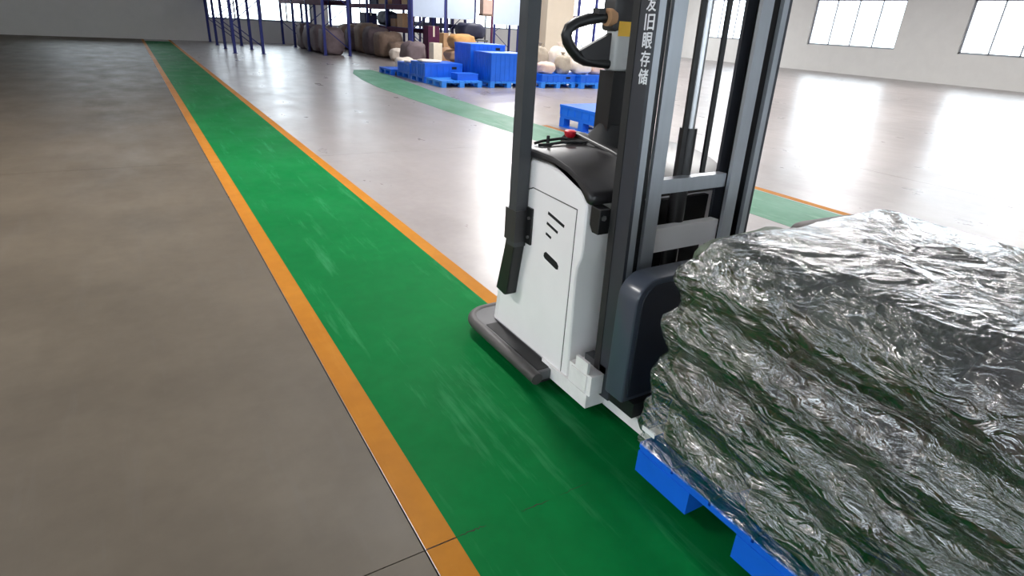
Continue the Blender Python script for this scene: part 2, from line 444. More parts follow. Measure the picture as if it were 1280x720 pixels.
# body: side profile in (y, z)
prof = [(2.52, 0.095), (2.37, 1.030), (2.23, 1.041), (2.08, 1.042), (1.956, 1.024), (1.884, 0.998), (1.836, 0.968), (1.812, 0.936),
        (1.806, 0.74), (1.812, 0.70), (1.832, 0.655), (1.836, 0.60), (1.818, 0.095)]
body = MB().prism(prof, 'x', 1.49, mir(1.49), 0.016, 3, 0.7).build('body', 'white_enamel', T, 0.5)
tag(MB().box((1.64, 1.785, 0.14), (mir(1.64), 1.815, 0.93), 0.005).build('front_cover', 'black_plastic', T), 'black front cover behind the mast')
# side panel with its joint line, three slanted louvres and a grip slot
sp = [(2.205, 0.912), (1.872, 0.903), (1.872, 0.112), (2.475, 0.112), (2.40, 0.6), (2.36, 0.85)]
big = [(2.2095, 0.9165), (1.868, 0.9075), (1.868, 0.109), (2.478, 0.109), (2.403, 0.6), (2.363, 0.853)]
MB().prism(big, 'x', 1.4890, 1.4905).build('joint_line', 'gap_shadow', body)
door = MB().prism(sp, 'x', 1.4875, 1.491).build('side_panel', 'white_enamel', T)
def slot(y0, z0, y1, z1, w, name='louvre'):
    d = Vector((y1 - y0, z1 - z0)).normalized(); n = Vector((-d.y, d.x)) * w
    p = [(y0 + n.x, z0 + n.y), (y1 + n.x, z1 + n.y), (y1 - n.x, z1 - n.y), (y0 - n.x, z0 - n.y)]
    MB().prism(p, 'x', 1.4866, 1.4880).build(name, 'vent_black', door)
slot(2.072, 0.834, 1.945, 0.808, 0.0068); slot(2.076, 0.786, 1.988, 0.766, 0.0062); slot(2.077, 0.736, 2.034, 0.726, 0.0058)
hp = [(2.078, 0.640), (2.064, 0.650), (1.974, 0.630), (1.960, 0.616), (1.962, 0.600), (1.976, 0.596), (2.070, 0.616), (2.080, 0.624)]
MB().prism(hp, 'x', 1.4864, 1.4880).build('grip_slot', 'vent_black', door)
# lid
lp_top = [(2.40, 1.075), (2.23, 1.087), (2.08, 1.086), (1.956, 1.066), (1.87, 1.036), (1.80, 1.005), (1.775, 0.992)]
lp_bot = [(1.775, 0.945), (1.815, 0.942), (1.84, 0.970), (1.886, 1.0), (1.957, 1.0255), (2.08, 1.0435), (2.23, 1.0425), (2.38, 1.031)]
lid = MB().prism(lp_top + lp_bot, 'x', 1.482, mir(1.482), 0.02, 3, 0.6).build('lid', 'black_gloss', T, 0.5)
# raised spine on the lid, running fore and aft
sp_t = [(2.47, 1.02), (2.46, 1.09), (2.41, 1.125), (2.33, 1.128), (2.2, 1.112), (2.08, 1.098), (1.98, 1.08), (1.93, 1.055), (1.99, 1.05), (2.2, 1.05), (2.4, 1.03)]
MB().prism(sp_t, 'x', 1.80, 1.865, 0.014, 3, 0.6).build('lid_spine', 'black_plastic', lid, 0.6)
MB().prism(sp_t, 'x', mir(1.865), mir(1.80), 0.014, 3, 0.6).build('lid_spine', 'black_plastic', lid, 0.6)
# emergency stop, key switch and cable on the lid
es = MB().lathe((1.775, 2.345, 1.085), [(0.024, 0), (0.024, 0.012), (0.014, 0.014), (0.014, 0.022)], 18).build('stop_base', 'black_plastic', T, 0.6)
tag(MB().lathe((1.775, 2.345, 1.107), [(0.018, 0), (0.026, 0.008), (0.030, 0.022), (0.029, 0.030), (0.022, 0.034)], 20).build('stop_button', 'red_button', es, 0.6), 'red mushroom emergency stop button')
ks = MB().lathe((1.615, 2.30, 1.082), [(0.02, 0), (0.02, 0.008), (0.008, 0.009), (0.008, 0.045), (0.005, 0.048)], 14).build('key_switch', 'black_plastic', T, 0.6)
pts = [(1.56, 2.33, 1.09), (1.60, 2.325, 1.10), (1.66, 2.33, 1.103), (1.72, 2.335, 1.105), (1.775, 2.31, 1.10), (1.80, 2.28, 1.098)]
MB().tube(pts, 0.007, 8).build('cable', 'black_rubber', T, 1.0)
pts = [(1.55, 2.28, 1.092), (1.60, 2.27, 1.094), (1.68, 2.285, 1.097), (1.74, 2.28, 1.097), (1.80, 2.245, 1.10)]
MB().tube(pts, 0.007, 8).build('cable', 'black_rubber', T, 1.0)
# tall sensor post clamped to the rear of the near side
PX0, PX1, PY0, PY1 = 1.421, 1.484, 2.237, 2.302
post = MB().box((PX0, PY0, 0.62), (PX1, PY1, 2.28), 0.006).build('sensor_post', 'post_grey', T, 0.5)
MB().lathe(((PX0 + PX1) / 2, (PY0 + PY1) / 2, 2.28), [(0.05, 0), (0.055, 0.02), (0.055, 0.07), (0.045, 0.085)], 20).build('sensor_head', 'black_plastic', post, 0.6)
MB().box((PX0 - 0.003, PY0 - 0.005, 0.645), (PX1 + 0.004, PY1 + 0.025, 0.80), 0.006).build('post_sleeve', 'head_dark', post, 0.5)
ftp = [(2.245, 0.64), (2.325, 0.64), (2.40, 0.345), (2.315, 0.335), (2.295, 0.345)]
MB().prism(ftp, 'x', 1.428, 1.4895, 0.006).build('post_foot', 'black_plastic', post)
brk = MB().box((1.478, 2.188, 0.640), (1.4895, 2.245, 0.818), 0.003).build('post_bracket', 'black_plastic', T)
for zz in (0.770, 0.676): MB().cyl((1.470, 2.206, zz), (1.479, 2.206, zz), 0.008, 6).build('bolt', 'steel', brk)
# mast: two channel columns, an inner pair, cross members, tilted back slightly
TILT = Matrix.Translation((0, 1.66, 0.75)) @ Matrix.Rotation(-0.028, 4, 'X') @ Matrix.Translation((0, -1.66, -0.75))
ZB, ZT = 0.10, 2.12
mast = thing('mast', (0, 0, 0), None, None); mast.parent = T
mast.location = Vector((0, 0, 0))
def mp_(mb, name, m, s=None, par=None):
    return mb.build(name, m, par or mast, s, xf=TILT)
for side in (0, 1):
    X = (lambda x: x) if side == 0 else mir
    def bx(mb, x0, x1, y0, y1, z0, z1, bv=0.0):
        a, b = sorted((X(x0), X(x1))); return mb.box((a, y0, z0), (b, y1, z1), bv)
    col = mp_(bx(MB(), 1.550, 1.566, 1.612, 1.722, ZB, ZT, 0.003), 'outer_column', 'mast_grey')
    mp_(bx(MB(), 1.566, 1.598, 1.612, 1.630, ZB, ZT, 0.003), 'front_flange', 'mast_bright')
    mp_(bx(MB(), 1.566, 1.598, 1.704, 1.722, ZB, ZT, 0.003), 'rear_flange', 'mast_grey')
    mp_(bx(MB(), 1.5475, 1.5505, 1.688, 1.724, ZB, ZT), 'edge_strip', 'black_rubber')
    mp_(bx(MB(), 1.628, 1.645, 1.640, 1.712, ZB + 0.03, ZT - 0.05), 'inner_column', 'black_plastic')
    mp_(bx(MB(), 1.645, 1.712, 1.622, 1.638, ZB + 0.03, ZT - 0.05, 0.003), 'inner_flange', 'mast_bright')
    mp_(bx(MB(), 1.645, 1.700, 1.700, 1.714, ZB + 0.03, ZT - 0.05, 0.003), 'inner_flange', 'mast_grey')
ya, yb = 1.645, 1.690
for z0, z1, m in ((1.005, 1.062, 'mast_bright'), (0.755, 0.858, 'white_enamel'), (2.03, 2.10, 'mast_grey'), (0.12, 0.24, 'mast_grey')):
    mp_(MB().box((1.712, ya, z0), (mir(1.712), yb, z1), 0.004), 'cross_member', m)
mp_(MB().cyl((CX, 1.715, 0.12), (CX, 1.715, 1.25), 0.036, 18), 'lift_cylinder', 'black_gloss', 0.6)
mp_(MB().cyl((CX, 1.715, 1.25), (CX, 1.715, 2.03), 0.024, 18), 'lift_rod', 'steel', 0.6)
for cx in (CX - 0.07, CX + 0.07): mp_(MB().box((cx - 0.012, 1.665, 1.07), (cx + 0.012, 1.675, 2.03)), 'lift_chain', 'black_plastic')
# body bracket that holds the mast, with its bolt
mbk = MB().prism([(1.795, 0.945), (1.735, 0.940), (1.735, 0.835), (1.775, 0.835), (1.795, 0.865)], 'x', 1.50, 1.556, 0.003).build('mast_bracket', 'black_plastic', T)
MB().cyl((1.520, 1.742, 0.905), (1.520, 1.729, 0.905), 0.012, 6).build('bolt', 'steel', mbk)
mbk = MB().prism([(1.795, 0.945), (1.735, 0.940), (1.735, 0.835), (1.775, 0.835), (1.795, 0.865)], 'x', mir(1.556), mir(1.50), 0.003).build('mast_bracket', 'black_plastic', T)
# white characters down the near column
def glyph(ch, y, z, w, h):
    cu = bpy.data.curves.new('character', 'FONT'); cu.body = ch; cu.size = 1.0; cu.extrude = 0.0; cu.offset = 0.0
    o = bpy.data.objects.new('character', cu); C.objects.link(o)
    bpy.context.view_layer.update()
    me = bpy.data.meshes.new_from_object(o.evaluated_get(bpy.context.evaluated_depsgraph_get()))
    bpy.data.objects.remove(o)
    if not me.vertices: return
    xs = [v.co.x for v in me.vertices]; ys = [v.co.y for v in me.vertices]
    mx, my = (min(xs) + max(xs)) / 2, (min(ys) + max(ys)) / 2
    sx, sy = w / (max(xs) - min(xs)), h / (max(ys) - min(ys))
    for v in me.vertices:
        u, t = (v.co.x - mx) * sx, (v.co.y - my) * sy
        v.co = Vector((1.5465, y - u, z + t))
    bm = bmesh.new()
    for du, dt in ((-0.0014, 0), (0.0014, 0), (0, 0.0010), (0, -0.0010)):
        c_ = me.copy(); c_.transform(Matrix.Translation((0.0001 * (du > 0) + 0.0002 * (dt > 0) + 0.0003 * (dt < 0), du, dt))); bm.from_mesh(c_); bpy.data.meshes.remove(c_)
    bm.to_mesh(me); bm.free()
    me.transform(TILT)
    me.transform(Matrix.Translation(-abs_loc(mast)))
    me.materials.clear(); me.materials.append(MATS['lettering_white'])
    g_ = bpy.data.objects.new('character', me); C.objects.link(g_); g_.parent = mast
for i, ch in enumerate('发旧眼存储'):
    glyph(ch, 1.630, 1.687 - 0.0590 * i, 0.046, 0.051)
# tiller: rubber boot, column, arm with label, control head with a loop grip on each side
tl = thing('tiller', (0, 0, 0), None, None); tl.parent = T
ty = 2.22
MB().lathe((CX + 0.01, ty, 1.07), [(0.13, 0), (0.13, 0.02), (0.115, 0.035), (0.10, 0.06), (0.075, 0.10), (0.066, 0.12)], 24).build('boot', 'black_rubber', tl, 0.5)
MB().box((CX - 0.055, ty - 0.05, 1.15), (CX + 0.06, ty + 0.05, 1.425), 0.018, 3).build('tiller_column', 'black_plastic', tl, 0.6)
MB().prism([(CX - 0.050, 1.425), (CX + 0.060, 1.425), (CX + 0.045, 1.60), (CX - 0.055, 1.60)], 'y', ty - 0.042, ty + 0.042, 0.014, 3).build('tiller_arm', 'arm_grey', tl, 0.6)
lab = MB().box((CX - 0.050, ty - 0.0445, 1.572), (CX + 0.046, ty - 0.041, 1.632), 0.001).build('arm_label', 'yellow_label', tl)
tag(lab, 'blank yellow label plate')
MB().prism([(CX - 0.075, 1.59), (CX + 0.06, 1.59), (CX + 0.052, 1.76), (CX - 0.045, 1.76), (CX - 0.075, 1.72)], 'y', ty - 0.040, ty + 0.055, 0.016, 3).build('control_head', 'head_dark', tl, 0.6)
for s in (-1, 1):
    q = lambda dx, y, z: (CX + s * dx, y, z)
    path = [q(0.07, 2.22, 1.640), q(0.12, 2.225, 1.642), q(0.18, 2.235, 1.632), q(0.235, 2.245, 1.615), q(0.268, 2.25, 1.592), q(0.278, 2.25, 1.565), q(0.268, 2.25, 1.538),
            q(0.245, 2.245, 1.508), q(0.215, 2.24, 1.480), q(0.175, 2.235, 1.463), q(0.12, 2.23, 1.457), q(0.05, 2.22, 1.452)]
    MB().tube(path, [0.022, 0.023, 0.024, 0.024, 0.024, 0.024, 0.024, 0.024, 0.024, 0.022, 0.020, 0.020], 12).build('loop_grip', 'black_plastic', tl, 1.0)
    tri = [(CX + s * 0.22, 1.505), (CX + s * 0.05, 1.585), (CX + s * 0.05, 1.46), (CX + s * 0.19, 1.468)]
    MB().prism(tri, 'y', 2.215, 2.245, 0.004).build('guard_web', 'head_dark', tl)
    a, b = sorted((CX + s * 0.115, CX + s * 0.15))
    MB().box((a, 2.20, 1.655), (b, 2.245, 1.678), 0.006).build('rocker_switch', 'head_dark', tl, 0.6)
    tag(MB().cyl((CX + s * 0.062, 2.21, 1.645), (CX + s * 0.098, 2.21, 1.645), 0.036, 20).build('thumb_wheel', 'orange_button', tl, 0.6), 'tan butterfly thumb wheel')
# chassis rails, foot blocks and outrigger legs
for side in (0, 1):
    X = (lambda x: x) if side == 0 else mir
    def bx2(x0, x1, y0, y1, z0, z1, bv=0.004):
        a, b = sorted((X(x0), X(x1))); return MB().box((a, y0, z0), (b, y1, z1), bv)
    bx2(1.478, 1.60, 1.655, 2.01, 0.045, 0.115).build('chassis_rail', 'white_enamel_worn', T)
    ft = bx2(1.482, 1.60, 1.640, 1.800, 0.115, 0.215).build('foot_block', 'white_enamel_worn', T)
    bx2(1.476, 1.490, 1.668, 1.752, 0.215, 0.272, 0.003).build('foot_tab', 'white_enamel_worn', ft)
    bx2(1.476, 1.4825, 1.668, 1.780, 0.12, 0.205, 0.002).build('foot_plate', 'white_enamel_worn', ft)
    bx2(1.55, 1.60, 1.63, 1.78, 0.215, 0.25, 0.01).build('roller_guard', 'post_grey', ft)
    bx2(1.585, 1.715, 0.18, 1.66, 0.035, 0.098, 0.006).build('outrigger_leg', 'white_enamel_worn', T)
    w0 = 1.65 if side == 0 else mir(1.65)
    MB().cyl((w0 - 0.03, 0.30, 0.035), (w0 + 0.03, 0.30, 0.035), 0.0345, 16).build('load_wheel', 'black_rubber', T, 0.6)
    fk = bx2(1.605, 1.755, 0.14, 1.47, 0.108, 0.150, 0.006).build('fork', 'slate_shroud', T)
# fork carriage shroud with rounded shoulders
shr = rrect(1.500, 0.185, mir(1.500), 0.735, 0.10, 8, (0, 0, 1, 1))
car = MB().prism(shr, 'y', 1.462, 1.575, 0.012, 3, 0.6).build('carriage_shroud', 'slate_shroud', T, 0.5)
inn = rrect(1.525, 0.21, mir(1.525), 0.712, 0.085, 8, (0, 0, 1, 1))
MB().prism(inn, 'y', 1.456, 1.4635, 0.002).build('shroud_front_shade', 'shroud_shaded', car)  # dark sheet standing in for shade on the shroud's front face
MB().box((1.54, 1.43, 0.12), (mir(1.54), 1.575, 0.19), 0.006).build('carriage_beam', 'black_plastic', T)

# ------------------------------------------------------------------ plastic pallets
def make_pallet(name, w, d, h, m, label, group):
    root = thing(name, (0, 0, 0), label, 'pallet', group)
    nb = 7; gap = 0.02; bw = (w - gap * (nb - 1)) / nb
    for i in range(nb):
        MB().box((i * (bw + gap), 0, h - 0.028), (i * (bw + gap) + bw, d, h), 0.003, 1).build('deck_board', m, root, world=False)
    MB().box((0.004, 0.004, h - 0.05), (w - 0.004, d - 0.004, h - 0.028)).build('deck_frame', m, root, world=False)
    bx, by = 0.13, 0.13
    for x in (0, (w - bx) / 2, w - bx):
        for y in (0, (d - by) / 2, d - by):
            MB().box((x, y, 0.02), (x + bx, y + by, h - 0.05), 0.004, 1).build('foot', m, root, world=False)
        MB().box((x, 0, 0), (x + bx, d, 0.02)).build('runner', m, root, world=False)
    return root
PA = make_pallet('plastic_pallet', 1.16, 1.0, 0.16, 'pallet_blue_pale', 'x', 'blue pallets on the far floor')
PB = make_pallet('plastic_pallet', 1.16, 1.0, 0.16, 'pallet_blue', 'x', 'blue pallets on the far floor')
used = set()
def put(proto, x, y, z, label, rz=0.0):
    o = proto if id(proto) not in used else copy_tree(proto)
    used.add(id(proto)); o.location = (x, y, z); o.rotation_euler = (0, 0, rz); o['label'] = label
    return o
def make_tray(name, w, d, h, m, label, group, ribs=6, cat='tray'):
    """closed plastic tray or box: tapered wall, rim, upright ribs, grip slots"""
    root = thing(name, (0, 0, 0), label, cat, group)
    MB().box((0.012, 0.012, 0), (w - 0.012, d - 0.012, h - 0.03), 0.006, 1).build('wall_shell', m, root, world=False)
    MB().box((0, 0, h - 0.045), (w, d, h), 0.006, 1).build('rim', m, root, world=False)
    for k in range(ribs + 1):
        x = 0.012 + (w - 0.054) * k / ribs
        for y0, y1 in ((0.002, 0.014), (d - 0.014, d - 0.002)):
            MB().box((x, y0, 0.005), (x + 0.03, y1, h - 0.04)).build('rib', m, root, world=False)
        y = 0.012 + (d - 0.054) * k / ribs
        for x0, x1 in ((0.002, 0.014), (w - 0.014, w - 0.002)):
            MB().box((x0, y, 0.005), (x1, y + 0.03, h - 0.04)).build('rib', m, root, world=False)
    hz = h - 0.045 - min(0.10, h * .35)
    for y0, y1 in ((-0.001, 0.010), (d - 0.010, d + 0.001)):
        MB().box((w * .72, y0 + 0.002, hz), (w * .84, y1 - 0.002 + 0.004, hz + min(0.06, h * .25))).build('grip_slot', 'vent_black', root, world=False)
    return root
# near stack, seen between post and tiller
NP = make_pallet('plastic_pallet', 1.0, 1.2, 0.20, 'pallet_blue', 'x', 'blue pallets near the tiller')
put(NP, 6.22, 7.36, 0.0, 'blue pallet with tall feet standing just behind the tiller')
NT = make_tray('plastic_tray', 1.02, 1.22, 0.17, 'pallet_blue', 'x', 'blue trays on pallets')
put(NT, 6.21, 7.35, 0.201, 'blue tray on the tall footed pallet just behind the tiller')
# low cluster
put(PA, 6.66, 14.35, 0, 'pale blue pallet at the front of the low cluster, two dark slots facing forward')
put(PB, 6.64, 15.42, 0, 'blue pallet, second in line of the low cluster')
put(PB, 6.66, 16.50, 0, 'blue pallet, third in line of the low cluster')
put(PB, 6.50, 17.55, 0, 'single dark blue pallet at the back of the low cluster by the pale lane')
CB = make_tray('plastic_tray', 1.12, 0.98, 0.34, 'pallet_blue', 'x', 'blue trays on pallets')
put(CB, 6.66, 15.43, 0.162, 'deep blue tray on the second pallet of the low cluster')
CC = make_tray('plastic_tray', 1.1, 0.96, 0.24, 'pallet_blue', 'x', 'blue trays on pallets')
put(CC, 6.68, 16.52, 0.162, 'shallower blue tray on the third pallet of the low cluster')
# tall boxes
put(PA, 8.03, 14.28, 0, 'pale blue pallet under the front tall blue box')
put(PB, 8.04, 15.36, 0, 'blue pallet under the rear tall blue box')
TB = make_tray('pallet_box', 1.16, 1.0, 0.70, 'pallet_blue', 'x', 'tall blue boxes beside the sensor post', 8, 'box')
put(TB, 8.03, 14.28, 0.162, 'tall blue box on a pale pallet, front one beside the sensor post')
TC = make_tray('pallet_box', 1.10, 1.0, 0.86, 'pallet_blue', 'x', 'tall blue boxes beside the sensor post', 8, 'box')
put(TC, 7.98, 15.36, 0.162, 'tallest blue box, standing behind the front tall box')
# pallets under the white sacks
put(PA, 9.56, 14.15, 0, 'pale blue pallet under the left half of the white sack heap')
put(PA, 10.80, 13.98, 0, 'pale blue pallet under the right half of the white sack heap')
ST = make_tray('plastic_tray', 1.14, 0.98, 0.20, 'pallet_blue', 'x', 'blue trays on pallets')
put(ST, 9.58, 14.16, 0.162, 'blue tray under the left half of the white sack heap')
put(ST, 10.79, 14.00, 0.162, 'blue tray under the right half of the white sack heap')
# blue crate on the front pallet of the low cluster
cr = thing('plastic_crate', (7.2, 14.55, 0.16), 'low blue plastic crate lying on the front pale blue pallet', 'crate')
MB().box((7.2, 14.55, 0.16), (7.8, 14.95, 0.30), 0.012).build('crate_body', 'pallet_blue', cr)
MB().box((7.19, 14.54, 0.30), (7.81, 14.96, 0.325), 0.006).build('crate_rim', 'pallet_blue', cr)

# ------------------------------------------------------------------ carried load
LP = thing('plastic_pallet', (1.40, 0.04, 0.056), 'bright blue pallet lifted on the stacker forks under wrapped goods', 'pallet')
m = 'pallet_blue'
for i in range(7):
    y0 = 0.04 + i * 0.1725
    MB().box((1.40, y0, 0.166), (2.42, y0 + 0.162, 0.190), 0.004, 1).build('deck_board', m, LP)
MB().box((1.403, 0.044, 0.152), (2.417, 1.234, 0.166)).build('deck_frame', m, LP)
for x0, x1 in ((1.40, 1.53), (1.845, 1.975), (2.29, 2.42)):
    for y0, y1 in ((0.04, 0.30), (0.50, 0.78), (0.98, 1.238)):
        MB().box((x0, y0, 0.056), (x1, y1, 0.152), 0.006, 1).build('foot', m, LP)
W = thing('wrapped_load', (1.91, 0.64, 0.19), 'goods sacks bundled in wrinkled clear stretch film on the lifted blue pallet', 'wrapped goods')
rnd = random.Random(3)
for lay in range(4):
    for i in range(2):
        for j in range(3):
            mb = MB().lump((0.485 + rnd.uniform(-.01, .01), 0.385 + rnd.uniform(-.01, .01), 0.215), exp=0.42, amp=0.05, freq=5, seed=lay * 7 + i * 3 + j, nu=26, nv=12)
            bmesh.ops.translate(mb.bm, verts=mb.bm.verts[:], vec=(1.665 + i * 0.49 + rnd.uniform(-.008, .008), 0.25 + j * 0.39 + rnd.uniform(-.008, .008), 0.192 + lay * 0.20))
            mb.build('goods_sack', 'goods_green' if (lay + i + j) % 3 else 'goods_grey', W, 1.2)
# film: a wrapped skin around the block, pulled into folds
def film():
    bm = bmesh.new()
    base = rrect(1.392, 0.035, 2.428, 1.272, 0.05, 6)
    pts = []
    for a, b in zip(base, base[1:] + base[:1]):
        a, b = Vector(a), Vector(b); n = max(1, int((b - a).length / 0.022))
        for k in range(n): pts.append(a.lerp(b, k / n))
    n = len(pts); cen = Vector((1.91, 0.645)); H = 42; rows = []
    for j in range(H + 1):
        z = 0.1915 + (1.03 - 0.1915) * j / H; row = []
        for p in pts:
            d = (p - cen).normalized()
            v = Vector((p.x * 4, p.y * 4, z * 11 + 2.0 * p.x - 3.0 * p.y))
            disp = 0.024 * noise.fractal(v, 1.0, 2.1, 4) - 0.012 * abs(math.sin((z - 0.19) / 0.20 * math.pi)) ** 0.3 * -1 - 0.012
            bulge = -0.012 * math.cos((z - 0.19) / 0.20 * 2 * math.pi)
            top = max(0, (z - 0.93) / 0.10); q = p + d * (disp + bulge) - d * 0.09 * top ** 2; q.y -= max(0, z - 0.40) * 0.11 * max(0, (p.y - 0.645) / 0.6)
            if z < 0.20: q = p + d * 0.002
            row.append(bm.verts.new((q.x, q.y, z + 0.006 * noise.noise(v * 1.7))))
        rows.append(row)
    for j in range(H):
        for i in range(n): bm.faces.new([rows[j][i], rows[j][(i + 1) % n], rows[j + 1][(i + 1) % n], rows[j + 1][i]])
    prev = rows[-1]
    for s in (0.66, 0.33):
        row = []
        for v in rows[-1]:
            x, y = cen.x + (v.co.x - cen.x) * s, cen.y + (v.co.y - cen.y) * s
            row.append(bm.verts.new((x, y, 1.035 + 0.02 * noise.fractal(Vector((x * 6, y * 6, 2)), 1, 2, 3))))
        for i in range(n): bm.faces.new([prev[i], prev[(i + 1) % n], row[(i + 1) % n], row[i]])
        prev = row
    bm.faces.new(prev)
    mb = MB(); mb.bm.free(); mb.bm = bm
    return mb.build('stretch_film', 'stretch_film', W, 1.6)
film()
MB().box((1.380, 1.16, 0.266), (1.383, 1.222, 0.284)).build('paper_label', 'paper_label', W)

# ------------------------------------------------------------------ sacks, bags and cartons on the far floor
def sack(name, x, y, z, size, m, label, cat='sack', group=None, seed=0, rz=0.0, exp=0.6, amp=0.08, neck=False):
    t = thing(name, (x, y, z), label, cat, group, rz)
    MB().lump(size, exp=exp, amp=amp * 1.5, freq=3.6, seed=seed, nu=36, nv=20).build('bag_body', m, t, 1.3, world=False)
    if neck:
        h = size[2]
        MB().lathe((0, 0, h * 0.93), [(size[0] * 0.16, 0), (size[0] * 0.09, h * 0.09), (size[0] * 0.07, h * 0.13), (size[0] * 0.17, h * 0.25)], 12).build('tied_neck', m, t, 1.0, world=False)
    return t
z0 = 0.363
sack('white_sack', 9.86, 14.44, z0, (0.50, 0.44, 0.30), 'sack_pink', 'pinkish lying sack, leftmost at the front of the heap by the sensor post', seed=1)
sack('white_sack', 9.98, 14.93, z0, (0.5, 0.30, 0.66), 'sack_taupe', 'tall taupe sack with tied neck standing beside the sensor post', seed=2, neck=True)
sack('white_sack', 10.42, 14.44, z0, (0.44, 0.42, 0.48), 'sack_taupe', 'taupe upright sack in the middle of the white sack heap', seed=3, neck=True)
sack('white_sack', 10.62, 14.90, z0, (0.62, 0.40, 0.68), 'sack_white', 'tallest white sack in the heap on the blue trays', seed=4, neck=True)
sack('white_sack', 11.02, 14.36, z0, (0.56, 0.46, 0.42), 'sack_white', 'white slumped sack in front of the wide white sack', seed=5)
sack('white_sack', 11.26, 14.86, z0, (0.5, 0.36, 0.62), 'sack_white', 'wide white sack at the back right of the heap', seed=8)
sack('white_sack', 11.60, 14.34, z0, (0.46, 0.42, 0.30), 'sack_pink', 'small pinkish sack at the tiller end of the heap', seed=6)
# orange-brown sacks piled beside the tall boxes
sack('woven_sack', 8.66, 17.35, 0, (0.95, 0.8, 0.40), 'sack_brown', 'brown woven sack at the bottom of the pile behind the tall boxes', seed=11)
sack('woven_sack', 8.66, 17.35, 0.425, (0.9, 0.75, 0.34), 'sack_brown', 'brown woven sack in the middle of the pile behind the tall boxes', seed=12)
sack('woven_sack', 8.70, 17.35, 0.785, (0.8, 0.7, 0.42), 'sack_orange', 'orange brown woven sack on top of the pile behind tall boxes', seed=13)
sack('woven_sack', 9.1, 19.5, 0, (0.7, 0.7, 0.72), 'sack_brown', 'squat brown sack between the white carton and the orange sack pile', seed=14)
sack('woven_sack', 8.12, 19.75, 0, (0.75, 0.8, 0.86), 'bulk_bag_grey', 'mauve grey sack left of the upright white carton', seed=15)
sack('white_sack', 7.45, 18.85, 0, (0.6, 0.45, 0.42), 'sack_white', 'small white sack on the floor behind the low pallet cluster', seed=16)
sack('white_sack', 6.98, 15.85, 0.503, (0.6, 0.5, 0.07), 'sack_white', 'flat white empty sack lying on the deep blue tray', seed=17)
sack('white_sack', 7.02, 16.95, 0.403, (0.6, 0.5, 0.07), 'sack_white', 'flat white empty sack lying on the shallower blue tray', seed=18)

def carton(x, y, z, sx, sy, sz, m, label, rz=0.0, group=None):
    t = thing('carton', (x, y, z), label, 'carton', group, rz)
    MB().box((-sx / 2, -sy / 2, 0), (sx / 2, sy / 2, sz), 0.006, 1).build('carton_body', m, t, world=False)
    MB().box((-0.03, -sy / 2 - 0.002, sz * .75), (0.03, sy / 2 + 0.002, sz + 0.002)).build('tape_strip', 'carton_pale', t, world=False)
    return t
carton(8.52, 18.85, 0, 0.30, 0.35, 0.88, 'carton_pale', 'upright narrow white carton behind the low pallet cluster')
carton(9.15, 20.6, 0, 0.42, 0.42, 1.35, 'rack_maroon', 'tall dark maroon carton behind the squat brown sack')
sack('tarp_bundle', 11.2, 21.6, 0.95, (1.1, 0.8, 0.58), 'tarp_navy', 'dark navy tarpaulin bundle slumped on a grey trolley under the boards', 'tarpaulin', seed=21)
tr = thing('trolley', (11.2, 21.6, 0), 'grey tube trolley carrying the dark navy bundle', 'trolley')
MB().box((10.6, 21.2, 0.90), (11.75, 22.0, 0.945), 0.01).build('trolley_deck', 'plate_grey', tr)
MB().box((10.6, 21.2, 0.30), (11.75, 22.0, 0.335), 0.01).build('trolley_shelf', 'plate_grey', tr)
for x in (10.64, 11.71):
    for y in (21.24, 21.96):
        MB().cyl((x, y, 0.1), (x, y, 0.90), 0.022, 10).build('leg', 'plate_grey', tr)
        MB().cyl((x - 0.02, y, 0.06), (x + 0.02, y, 0.06), 0.06, 14).build('caster', 'black_rubber', tr)
sack('woven_sack', 11.15, 21.6, 0.336, (1.0, 0.65, 0.4), 'sack_brown', 'brown sack on the lower shelf of the grey trolley', seed=22)
carton(10.1, 21.5, 0, 0.6, 0.6, 0.62, 'carton', 'tan carton on the floor left of the grey trolley')
carton(10.1, 21.5, 0.622, 0.5, 0.5, 0.5, 'carton', 'tan carton stacked on another carton left of the grey trolley', 0.2)

# pale display boards on posts
def board(x0, x1, y, zb, zt, pm, label):
    t = thing('display_board', ((x0 + x1) / 2, y, 0), label, 'board', 'display boards along the aisle')
    bd = MB().box((x0 + 0.03, y - 0.02, zb), (x1 - 0.03, y + 0.02, zt), 0.004).build('board_panel', 'board_white', t)
    for x in (x0, x1): MB().box((x - 0.035, y - 0.035, 0.02), (x + 0.035, y + 0.035, zt + 0.1), 0.004).build('board_post', pm, t)
    for x in (x0, x1): MB().box((x - 0.05, y - 0.3, 0.0), (x + 0.05, y + 0.3, 0.02)).build('board_foot', pm, t)
board(9.66, 11.07, 23.6, 1.62, 3.0, 'rack_blue', 'pale blue board on blue posts, left of three')
board(11.24, 12.55, 23.85, 1.62, 3.0, 'rack_dark', 'pale blue board on dark posts, middle of three')
board(13.46, 15.0, 24.0, 1.50, 3.2, 'rack_maroon', 'white board on maroon posts beside the sensor post, right of three')
# brown box on a stand
st = thing('sign_stand', (12.05, 22.0, 0), 'brown lantern shaped box on a thin dark pole', 'stand')
MB().cyl((12.05, 22.0, 0.03), (12.05, 22.0, 1.80), 0.03, 10).build('pole', 'post_grey', st)
MB().lathe((12.05, 22.0, 0), [(0.22, 0), (0.22, 0.02), (0.06, 0.04)], 18).build('foot', 'post_grey', st)
MB().box((11.85, 21.85, 1.80), (12.25, 22.15, 2.35), 0.02).build('sign_box', 'sack_pink', st)
MB().box((11.83, 21.83, 1.78), (12.27, 22.17, 1.86), 0.01).build('sign_base', 'bulk_bag_brown', st)
